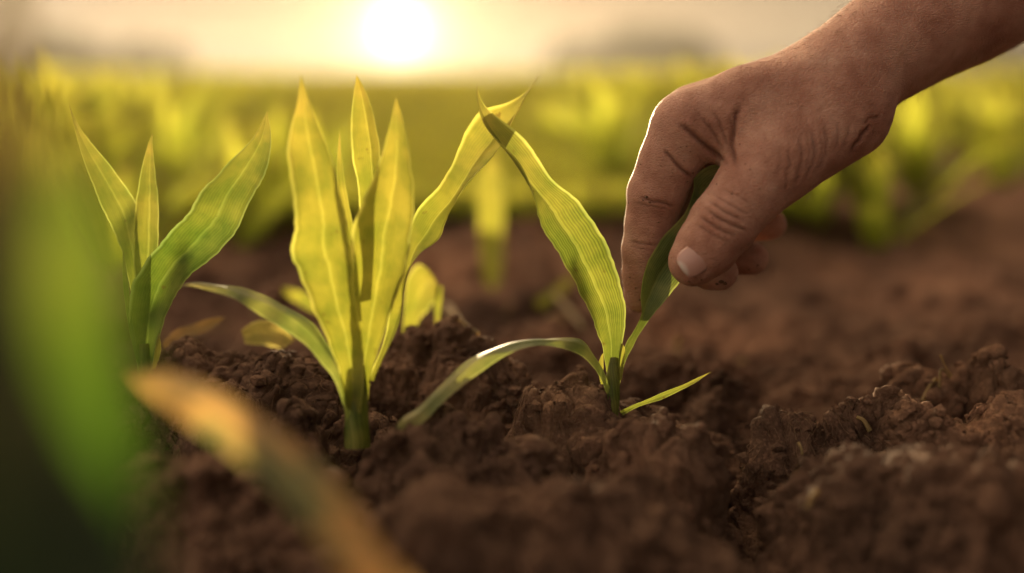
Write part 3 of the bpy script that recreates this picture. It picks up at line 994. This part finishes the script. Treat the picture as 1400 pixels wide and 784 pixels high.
def surface_nets(f, lo, vox):
    s = f < 0
    nx, ny, nz = f.shape
    c = np.zeros((nx - 1, ny - 1, nz - 1), np.int8)
    for dx in (0, 1):
        for dy in (0, 1):
            for dz_ in (0, 1):
                c += s[dx:nx - 1 + dx, dy:ny - 1 + dy, dz_:nz - 1 + dz_]
    act = (c > 0) & (c < 8)
    idx = np.full(act.shape, -1, np.int64)
    cells = np.argwhere(act)
    idx[act] = np.arange(len(cells))
    pos = np.zeros((len(cells), 3))
    cnt = np.zeros(len(cells))
    corners = [(a, b, d) for a in (0, 1) for b in (0, 1) for d in (0, 1)]
    val = {k: f[cells[:, 0] + k[0], cells[:, 1] + k[1], cells[:, 2] + k[2]] for k in corners}
    for p in corners:
        for ax in range(3):
            if p[ax]:
                continue
            q = list(p)
            q[ax] = 1
            q = tuple(q)
            a, b = val[p], val[q]
            cr = (a < 0) != (b < 0)
            t = np.where(cr, a / np.where(cr, a - b, 1), 0)
            e = np.tile(np.array(p, float), (len(cells), 1))
            e[:, ax] += t
            pos += e * cr[:, None]
            cnt += cr
    pos = (cells + pos / cnt[:, None]) * vox + lo
    faces = []
    for ax in range(3):
        b, d = [(1, 2), (2, 0), (0, 1)][ax]
        sl0 = [slice(None)] * 3
        sl1 = [slice(None)] * 3
        sl0[ax] = slice(0, -1)
        sl1[ax] = slice(1, None)
        s0, s1 = s[tuple(sl0)], s[tuple(sl1)]
        e = np.argwhere(s0 != s1)
        e = e[(e[:, b] > 0) & (e[:, d] > 0) & (e[:, b] < f.shape[b] - 1) & (e[:, d] < f.shape[d] - 1)]
        flip = s0[e[:, 0], e[:, 1], e[:, 2]]

        def g(ob, od):
            q = e.copy()
            q[:, b] += ob
            q[:, d] += od
            return idx[q[:, 0], q[:, 1], q[:, 2]]
        quad = np.stack((g(-1, -1), g(0, -1), g(0, 0), g(-1, 0)), 1)
        quad[~flip] = quad[~flip][:, ::-1]
        faces.append(quad)
    return pos, np.vstack(faces)


hv, hf = surface_nets(total, lo, VOX)


def skin_material():
    m, t, o = new_mat('skin')
    tc = node(t, 'ShaderNodeTexCoord')
    n1 = node(t, 'ShaderNodeTexNoise', Scale=55.0, Detail=4.0, Roughness=0.6)
    n2 = node(t, 'ShaderNodeTexNoise', Scale=260.0, Detail=3.0)
    v1 = node(t, 'ShaderNodeTexVoronoi', Scale=1100.0, feature='DISTANCE_TO_EDGE')
    v2 = node(t, 'ShaderNodeTexVoronoi', Scale=700.0, feature='DISTANCE_TO_EDGE')
    mp = node(t, 'ShaderNodeMapping')
    mp.inputs['Rotation'].default_value = (0.3, R(25), 0.2)
    mp.inputs['Scale'].default_value = (0.55, 1.0, 1.25)
    t.links.new(tc.outputs['Object'], mp.inputs['Vector'])
    for n in (n1, n2):
        t.links.new(tc.outputs['Object'], n.inputs['Vector'])
    for n in (v1, v2):
        t.links.new(mp.outputs[0], n.inputs['Vector'])
    c = ramp(t, n1.outputs['Fac'], [(0.28, (0.27, 0.115, 0.075)), (0.5, (0.40, 0.205, 0.142)), (0.74, (0.50, 0.30, 0.215))])
    c = mix_c(t, ramp(t, n2.outputs['Fac'], [(0.35, (0.28,) * 3), (0.6, (0, 0, 0))]), c, (0.24, 0.10, 0.06))
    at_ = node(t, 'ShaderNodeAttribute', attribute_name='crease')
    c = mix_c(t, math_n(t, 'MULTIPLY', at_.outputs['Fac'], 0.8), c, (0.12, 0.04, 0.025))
    e1 = math_n(t, 'MINIMUM', math_n(t, 'MULTIPLY', v1.outputs['Distance'], 6.0), 1.0)
    e2 = math_n(t, 'MINIMUM', math_n(t, 'MULTIPLY', v2.outputs['Distance'], 5.0), 1.0)
    h = math_n(t, 'ADD', math_n(t, 'ADD', e1, e2), math_n(t, 'MULTIPLY', n2.outputs['Fac'], 0.8))
    b = node(t, 'ShaderNodeBump', Strength=0.5, Distance=0.00035)
    t.links.new(h, b.inputs['Height'])
    pb = node(t, 'ShaderNodeBsdfPrincipled', Roughness=0.6)
    pb.inputs['Specular IOR Level'].default_value = 0.22
    pb.inputs['Subsurface Weight'].default_value = 0.35
    pb.inputs['Subsurface Radius'].default_value = (1.0, 0.32, 0.14)
    pb.inputs['Subsurface Scale'].default_value = 0.004
    t.links.new(c, pb.inputs['Base Color'])
    t.links.new(b.outputs[0], pb.inputs['Normal'])
    t.links.new(pb.outputs[0], o.inputs['Surface'])
    return m


M_SKIN = skin_material()
pP = empty('person', at(1180, 130, D0 + .02), 'bare hand and forearm of a person reaching in to pinch a maize leaf', 'person')
def edges_of(f):
    e = np.sort(np.vstack((f[:, [0, 1]], f[:, [1, 2]], f[:, [2, 3]], f[:, [3, 0]])), 1)
    return np.unique(e, axis=0, return_inverse=True)


def relax(v, f, times, k=0.5):
    e, _ = edges_of(f)
    deg = np.bincount(e.ravel(), minlength=len(v)).astype(float)[:, None]
    for _ in range(times):
        acc_ = np.stack([np.bincount(e[:, 0], v[e[:, 1], c], len(v)) + np.bincount(e[:, 1], v[e[:, 0], c], len(v)) for c in range(3)], 1)
        v = v * (1 - k) + k * acc_ / np.maximum(deg, 1)
    return v


def split_quads(v, f):
    e, inv = edges_of(f)
    inv = inv.reshape(4, len(f))
    n0, n1 = len(v), len(v) + len(e)
    ctr = n1 + np.arange(len(f))
    vv = np.vstack((v, (v[e[:, 0]] + v[e[:, 1]]) / 2, v[f].mean(1)))
    E = inv + n0
    q = [np.stack((f[:, k], E[k], ctr, E[k - 1]), 1) for k in range(4)]
    return vv, np.vstack(q)


def vert_normals(v, f):
    fn = np.cross(v[f[:, 2]] - v[f[:, 0]], v[f[:, 3]] - v[f[:, 1]])
    n = np.stack([sum(np.bincount(f[:, k], fn[:, c], len(v)) for k in range(4)) for c in range(3)], 1)
    return n / (np.linalg.norm(n, axis=1, keepdims=True) + 1e-15)


hv = relax(hv, hf, 4)
hv, hf = split_quads(hv, hf)
hv = relax(hv, hf, 2)
co = hv / 1000.0
nV = len(co)
no = vert_normals(co, hf)


def to_px(p):
    q = p - np.array((0, 0, ZC))
    d = q[:, 1] * CT - q[:, 2] * ST
    u = q[:, 1] * ST + q[:, 2] * CT
    return np.stack((700 + F * q[:, 0] / d, 392 - F * u / d, d), 1)


PX = to_px(co)
view = np.array((0, 0, ZC)) - co
view /= np.linalg.norm(view, axis=1, keepdims=True)
facing = np.clip(np.einsum('ij,ij->i', no, view) * 1.6 + 0.15, 0, 1)
# creases: polylines over the near side of the hand, (points, half width px, depth mm, lies on: max depth)
CREASES = [
    # across the thumb's joint
    ([(962, 283), (985, 300), (1012, 312), (1024, 318)], 2.2, .55), ([(968, 274), (992, 290), (1020, 304)], 2.0, .45), ([(956, 296), (980, 312), (1006, 324)], 2.0, .45),
    ([(975, 266), (998, 280), (1026, 294)], 1.8, .3), ([(952, 306), (972, 320), (998, 334)], 1.8, .3), ([(985, 258), (1008, 268), (1030, 282)], 1.6, .22),
    # fold between index root and thumb, running up the back of the hand
    ([(1010, 232), (1000, 208), (1001, 188), (1006, 160), (1012, 140)], 4.5, .9), ([(998, 228), (980, 212), (958, 194), (940, 178), (924, 168)], 4.0, .95),
    ([(992, 212), (982, 192), (968, 172), (950, 152)], 2.6, .35), ([(996, 205), (990, 185), (982, 165), (972, 150)], 2.6, .35), ([(1000, 196), (1000, 176), (996, 156)], 2.4, .3),
    # index creases
    ([(950, 244), (932, 232), (916, 214), (906, 204)], 2.8, .65), ([(922, 282), (900, 277), (872, 270)], 2.3, .5), ([(918, 288), (896, 283), (866, 277)], 1.8, .3),
    ([(905, 338), (882, 334), (858, 332)], 2.0, .4), ([(903, 343), (880, 340), (858, 337)], 1.6, .22),
    # gathered skin over the ball of the thumb
    ([(1078, 190), (1080, 220), (1076, 246), (1074, 262)], 2.6, 0.20), ([(1092, 182), (1098, 214), (1092, 240), (1086, 258)], 3.0, 0.30), ([(1110, 176), (1114, 206), (1108, 232), (1098, 252)], 3.0, 0.30),
    ([(1128, 170), (1130, 198), (1124, 222), (1112, 242)], 2.8, 0.25), ([(1145, 164), (1146, 190), (1138, 212)], 2.6, 0.20), ([(1066, 200), (1066, 226), (1062, 250)], 2.2, 0.12),
    ([(1162, 168), (1158, 186), (1150, 204)], 2.4, 0.17), ([(1104, 180), (1107, 210), (1100, 236)], 1.8, 0.15), ([(1120, 172), (1123, 202), (1116, 228)], 1.8, 0.15),
    # wrist
    ([(1192, 170), (1182, 180), (1174, 192), (1160, 214)], 3.0, .8), ([(1205, 160), (1190, 162), (1178, 170)], 2.6, .4),
]
disp = np.zeros(nV)
crease = np.zeros(nV)
for pts, wpx, dmm in CREASES:
    q = spline(np.array([(p[0], p[1], 0.0) for p in pts]), 0)[:, :2]
    bb = (PX[:, 0] > q[:, 0].min() - 14) & (PX[:, 0] < q[:, 0].max() + 14) & (PX[:, 1] > q[:, 1].min() - 14) & (PX[:, 1] < q[:, 1].max() + 14) & (facing > 0) & (PX[:, 2] < D0 + .022)
    ids = np.where(bb)[0]
    if not len(ids):
        continue
    wob = vnoise(np.c_[PX[ids, :2] * 0.12, np.zeros(len(ids))], 17) * 1.6
    P2 = PX[ids, :2] + wob[:, None]
    best = np.full(len(ids), 1e9)
    tb = np.zeros(len(ids))
    for k in range(len(q) - 1):
        a, b = q[k], q[k + 1]
        ab = b - a
        t = np.clip(((P2 - a) @ ab) / max(ab @ ab, 1e-9), 0, 1)
        dd = np.linalg.norm(P2 - a - t[:, None] * ab, axis=1)
        upd = dd < best
        best[upd] = dd[upd]
        tb[upd] = (k + t[upd]) / (len(q) - 1)
    env = np.clip(np.minimum(tb, 1 - tb) * 5, 0, 1) * facing[ids]
    g = np.exp(-(best / wpx) ** 2) * env
    swell = np.exp(-((best - 2.4 * wpx) / (1.6 * wpx)) ** 2) * env
    disp[ids] += -dmm * g + 0.28 * dmm * swell
    crease[ids] = np.maximum(crease[ids], g * min(1, dmm * 1.6))
# knuckle heads, tendons and soft unevenness
disp += 0.35 * vnoise(co * 70, 61) + 0.14 * vnoise(co * 190, 62) + 0.05 * vnoise(co * 600, 63)
co2 = co + no * disp[:, None] * 1e-3
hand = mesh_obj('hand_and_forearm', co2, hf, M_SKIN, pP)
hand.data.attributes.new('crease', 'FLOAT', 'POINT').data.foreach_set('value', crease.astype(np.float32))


def nearest_on_hand(px, py):
    dd = np.hypot(PX[:, 0] - px, PX[:, 1] - py) + (facing <= 0.05) * 1e3
    cand = np.where(dd < 6)[0]
    k = cand[np.argmin(PX[cand, 2])] if len(cand) else int(np.argmin(dd))
    return co2[k], no[k]


# thumb nail: a curved plate set on the tip
def thumb_nail():
    m, t, o = new_mat('nail')
    uv = node(t, 'ShaderNodeUVMap')
    sx = node(t, 'ShaderNodeSeparateXYZ')
    t.links.new(uv.outputs[0], sx.inputs[0])
    u, v = sx.outputs[0], sx.outputs[1]
    bow = math_n(t, 'ADD', v, math_n(t, 'MULTIPLY', math_n(t, 'POWER', math_n(t, 'ABSOLUTE', math_n(t, 'SUBTRACT', u, .5)), 2.0), -0.9))
    c = ramp(t, bow, [(0.0, (0.50, 0.36, 0.30)), (0.12, (0.56, 0.44, 0.38)), (0.24, (0.42, 0.23, 0.18)), (0.80, (0.44, 0.25, 0.20)), (0.90, (0.55, 0.45, 0.38))])
    pb = node(t, 'ShaderNodeBsdfPrincipled', Roughness=0.3)
    pb.inputs['Subsurface Weight'].default_value = 0.2
    pb.inputs['Subsurface Scale'].default_value = 0.002
    t.links.new(c, pb.inputs['Base Color'])
    t.links.new(pb.outputs[0], o.inputs['Surface'])
    root, tip = np.array((968., 343.)), np.array((926., 374.))
    ax = tip - root
    pr = np.array((ax[1], -ax[0])) / np.linalg.norm(ax)
    rows, cols = 16, 15
    cen, nn = nearest_on_hand(*((root + tip) / 2))
    axis3 = at(tip[0], tip[1], D0 - .01) - at(root[0], root[1], D0 - .01)
    axis3 /= np.linalg.norm(axis3)
    nn = nn - axis3 * (nn @ axis3)
    nn /= np.linalg.norm(nn)
    side3 = np.cross(nn, axis3)
    Lh, Wh, rc = 0.0062, 0.0059, 0.0082
    vv, uvs = [], []
    for a in range(rows):
        v_ = a / (rows - 1)
        s = (v_ - .5) * 2
        wmul = (1 - abs(s) ** 3.2 * 0.32)
        for b in range(cols):
            u_ = b / (cols - 1)
            ang = (u_ - .5) * 2 * (Wh / rc) * wmul
            ln = s * Lh * (1 - 0.10 * abs((u_ - .5) * 2) ** 2)
            p = cen + axis3 * ln + side3 * (rc * math.sin(ang)) + nn * (rc * (math.cos(ang) - 1) + 0.0006 - 0.0013 * s * s * (1.0 if s > 0 else .7))
            vv.append(p)
            uvs.append((u_, v_))
    o_ = mesh_obj('thumb_nail', np.array(vv), grid_faces(rows, cols), m, pP, uv=np.array(uvs))
    so = o_.modifiers.new('thickness', 'SOLIDIFY')
    so.thickness = 0.0006
    so.offset = 1
    return o_


thumb_nail()

# fine hairs along the hand's outline and the wrist
hvs, hfs, off = [], [], 0
edge_ids = np.where((np.abs(np.einsum('ij,ij->i', no, view)) < 0.55) & (PX[:, 0] < 1420))[0]
front = np.where((facing > 0.3) & (PX[:, 0] > 1010) & (PX[:, 1] < 190))[0]
for k in range(1300):
    v0 = int(RNG.choice(edge_ids)) if k % 3 else int(RNG.choice(front))
    p, nn = co2[v0], no[v0]
    along = at(1000, 250, D0) - at(1200, 90, D0)
    along = along / np.linalg.norm(along)
    ln = RNG.uniform(.0007, .0024) * (1.6 if PX[v0, 0] > 1080 else 0.8)
    dr = nn * RNG.uniform(.35, .8) + along * RNG.uniform(.5, 1) + RNG.normal(0, .2, 3)
    dr /= np.linalg.norm(dr)
    pts = np.array([p - nn * .0002, p + dr * ln * .4, p + dr * ln * .75 + along * ln * .15, p + dr * ln + along * ln * .4])
    v, f = tube(pts, np.array((.00006, .000055, .00004, .00001)), 3)
    hvs.append(v)
    hfs.append(f + off)
    off += len(v)
hair = mesh_obj('arm_hair', np.vstack(hvs), np.vstack(hfs), M_HAIR, pP)

# specks of earth clinging to the fingers
dv, df, off = [], [], 0
for px_, py_, r_ in [(882, 272, .0007), (886, 279, .0005), (876, 275, .0004), (985, 388, .0011), (992, 391, .0008), (978, 391, .0007), (960, 386, .0005), (1022, 372, .0007), (1038, 366, .0005), (1052, 326, .0006),
                     (866, 395, .0005), (872, 412, .0006), (858, 380, .0004), (940, 388, .0006), (1006, 322, .0003), (930, 205, .0003)] + \
        [(RNG.uniform(855, 1050), RNG.uniform(180, 415), RNG.uniform(.00015, .00035)) for _ in range(70)]:
    dd = np.hypot(PX[:, 0] - px_, PX[:, 1] - py_)
    cand = np.where((dd < 4) & (facing > 0.02))[0]
    if not len(cand):
        continue
    k = cand[np.argmin(PX[cand, 2])]
    dv.append(shapes[int(RNG.integers(0, 14))] * r_ + co2[k] + no[k] * r_ * .3)
    df.append(IF + off)
    off += len(IV)
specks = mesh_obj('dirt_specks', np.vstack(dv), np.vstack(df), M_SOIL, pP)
tag(specks, None, None, None, 'stuff')

# rolled dark sleeve just beyond the picture
ax0, ax1 = at(1462, -98, D0 + .066), at(1760, -290, D0 + .15)
dirv = (ax1 - ax0) / np.linalg.norm(ax1 - ax0)
sv, sr = [], []
for k in range(16):
    t = k / 15
    sv.append(ax0 + (ax1 - ax0) * t)
    sr.append(0.047 + 0.012 * t + 0.0012 * math.sin(k * 2.1))
v, f = tube(np.array(sv), np.array(sr), 32)
sleeve = mesh_obj('sleeve', v, f, M_CLOTH, pP)
so = sleeve.modifiers.new('cloth', 'SOLIDIFY')
so.thickness = .003
so.offset = -1

# ------------------------------------------------------------------ the field behind
def blade(base, az, length, width, lean, droop, n=7):
    """arching blade as strip arrays (verts, uv)"""
    pts, p, el = [], np.array(base, float), lean
    for k in range(n):
        pts.append(p.copy())
        st = length / (n - 1)
        p = p + st * np.array((math.cos(az) * math.cos(el), math.sin(az) * math.cos(el), math.sin(el)))
        el -= droop / (n - 1) * (0.4 + 1.2 * k / n)
    pts = np.array(pts)
    side = np.array((-math.sin(az), math.cos(az), 0))
    s = np.linspace(0, 1, n)
    w = width * np.clip(np.sin(np.pi * (0.18 + 0.82 * s)), 0, 1) ** .8
    w[-1] = 0.0003
    vv, uv = [], []
    for q, (c, tt) in enumerate(((-.5, 0.02), (0, .5), (.5, .98))):
        vv.append(pts + side * (w * c)[:, None] + np.array((0, 0, -.12)) * (w * (q == 1))[:, None])
        uv.append(np.stack((np.full(n, tt), s), 1))
    V_ = np.stack(vv, 1).reshape(-1, 3)
    return V_, np.stack(uv, 1).reshape(-1, 2), grid_faces(n, 3)


def crop_mesh(seed, h, leaves):
    r = np.random.default_rng(seed)
    vs_, us, fs, off = [], [], [], 0
    az0 = r.uniform(0, 6.28)
    for k in range(leaves):
        az = az0 + k * 2.6 + r.normal(0, .3)
        up = r.uniform(0.6, 1.45) if k < leaves - 2 else r.uniform(1.35, 1.55)
        v, u, f = blade((r.normal(0, .002), r.normal(0, .002), -0.005), az, h * r.uniform(.8, 1.15), h * r.uniform(.13, .2), up, r.uniform(.3, 1.4))
        vs_.append(v)
        us.append(u)
        fs.append(f + off)
        off += len(v)
    return np.vstack(vs_), np.vstack(us), np.vstack(fs)


protos = []
for k in range(6):
    v, u, f = crop_mesh(100 + k, 0.13, 9 + k % 3)
    me_o = mesh_obj('crop_plant', v, f, M_FIELD, uv=u)
    protos.append(me_o.data)
    bpy.data.objects.remove(me_o)


def height_limit(x, y):
    """plants in the strip of ground the low sun shines along stay small"""
    xs_ = y * math.tan(SUN_AZ)
    if abs(x - xs_ - 0.02) < 0.34:
        return max(0.03, (y - 0.42) * math.tan(SUN_EL) * 0.95)
    return 9


spots = []
fr = np.random.default_rng(5)
for row in range(-40, 41):
    y = 1.02 + 0.5 * fr.random() ** 2 + (0.25 if -0.35 < row * .125 < .05 else 0.5 * min(1, max(0, row * .125 / .3)))
    while y < 4.5:
        x = row * 0.125 + fr.normal(0, .02)
        if abs(x) < 0.47 * y + .08 and fr.random() < .93:
            spots.append((x, y))
        y += fr.uniform(.09, .14)
spots.sort(key=lambda s: s[1])
extra = [(1205, 1.0), (1265, 1.08), (330, 1.0), (150, .88), (420, 1.1), (840, 1.30), (770, 1.8), (1010, 1.5), (120, 1.05), (250, 1.2), (1370, 1.4)]
extra = [((px - 700) / F * d_, d_) for px, d_ in extra]
spots = extra + spots
spots = spots[:290]
for k, (x, y) in enumerate(spots):
    s = 1.05 if k < len(extra) and (x, y) in extra else min(fr.uniform(.8, 1.15), height_limit(x, y) / .13)
    o = bpy.data.objects.new('crop_plant', protos[k % 6])
    COL.objects.link(o)
    o.location = (x, y, soil_z(x, y))
    o.rotation_euler = (fr.normal(0, .06), fr.normal(0, .06), fr.uniform(0, 6.28))
    o.scale = (s, s, s)
    tag(o, 'young maize plant out of focus in the field behind the hand and seedlings', 'crop plant', 'young maize plants in the field behind')
ylast = spots[-1][1]
# further out the rows close up into one mass
fvs, fus, ffs, off = [], [], [], 0
CM = [crop_mesh(200 + k, 0.13, 8) for k in range(8)]
cnt = 0
while cnt < 14000:
    u_ = fr.random()
    y = 2.2 * (82 / 2.2) ** (u_ ** 1.25)
    x = fr.uniform(-.52, .52) * y
    if cnt % 4 == 0:
        # low late-sown plants in the strip towards the sun
        y = 1.0 + 6 * fr.random() ** 1.7
        x = y * math.tan(SUN_AZ) + fr.uniform(-.33, .38)
    elif y < ylast * 0.98:
        continue
    sc = min(fr.uniform(.85, 1.25), height_limit(x, y) / .13) * (1 + max(0, y - 14) * 0.004)
    a = fr.uniform(0, 6.28)
    v, u, f = CM[cnt % 8]
    ca, sa = math.cos(a), math.sin(a)
    wide = 1 + max(0, y - 8) * 0.05
    q = np.stack(((v[:, 0] * ca - v[:, 1] * sa) * wide, (v[:, 0] * sa + v[:, 1] * ca) * wide, v[:, 2]), 1) * sc + np.array((x, y, -0.004))
    fvs.append(q)
    fus.append(u)
    ffs.append(f + off)
    off += len(v)
    cnt += 1
field = mesh_obj('crop_rows', np.vstack(fvs), np.vstack(ffs), M_FIELD, uv=np.vstack(fus))
tag(field, 'far maize rows closing into one yellow green carpet', 'crop', None, 'stuff')


# trees on the skyline
def tree(px, py_top, wpx, dist, label, seed):
    r = np.random.default_rng(seed)
    h = (104 - py_top) / F * dist
    w = wpx / F * dist
    x = (px - 700) / F * dist
    root = empty('tree', (x, dist, 0), label, 'tree', 'trees along the skyline')
    cv, cf, off = [], [], 0
    blobs = [(r.uniform(-.36, .36) * w, r.uniform(-.3, .3) * w, h * r.uniform(.05, .72), r.uniform(.2, .34) * min(w, h * 1.4)) for _ in range(11)]
    blobs.append((0, 0, h * .72, .26 * h))
    for bx, by, bz, br in blobs:
        for k in range(700):
            dv = r.normal(0, 1, 3)
            dv /= np.linalg.norm(dv)
            p = np.array((x + bx, dist + by, bz)) + dv * br * r.uniform(.55, 1.05)
            p[2] = max(p[2], .05)
            a, b = np.linalg.qr(r.normal(0, 1, (3, 2)))[0].T
            s = br * r.uniform(.16, .32)
            cv += [p - a * s, p + b * s * .6, p + a * s, p - b * s * .6]
            cf.append(np.arange(4) + off)
            off += 4
    mesh_obj('crown', np.array(cv), np.array(cf), M_TREE, root, smooth=False)
    pts = np.array([(x, dist, -.1), (x + .03 * w, dist, h * .3), (x, dist, h * .7)])
    v, f = tube(pts, np.array((.06, .045, .02)) * h, 8)
    mesh_obj('trunk', v, f, M_BARK, root)


tree(92, 40, 138, 73, 'low dark tree on the skyline behind the shaded seedling at the edge', 1)
tree(212, 56, 125, 75, 'small low tree on the skyline between the edge tree and the sun', 2)
tree(878, 38, 113, 69, 'tallest rounded tree on the skyline beside the index knuckle', 3)
tree(775, 54, 101, 78, 'faint low tree on the skyline between the sun and the hand', 4)
tree(938, 44, 75, 71, 'narrow tree on the skyline touching the back of the hand', 5)
tree(1368, 50, 113, 75, 'blue grey tree on the skyline under the forearm', 6)
tree(835, 64, 88, 79, 'very low bushy tree between the faint tree and the tallest one', 7)

# ------------------------------------------------------------------ dusty evening air
m, t, o = new_mat('haze')
pv = node(t, 'ShaderNodeVolumePrincipled')
pv.inputs['Color'].default_value = (1.0, 0.95, 0.85, 1)
pv.inputs['Density'].default_value = 0.0012
pv.inputs['Anisotropy'].default_value = 0.6
t.links.new(pv.outputs[0], o.inputs['Volume'])
bm = bmesh.new()
bmesh.ops.create_cube(bm, size=1)
me = bpy.data.meshes.new('haze')
bm.to_mesh(me)
bm.free()
me.materials.append(m)
hz = bpy.data.objects.new('haze', me)
COL.objects.link(hz)
hz.scale = (184, 104, 4.6)
hz.location = (0, 38.5, 1.2)
tag(hz, None, None, None, 'stuff')
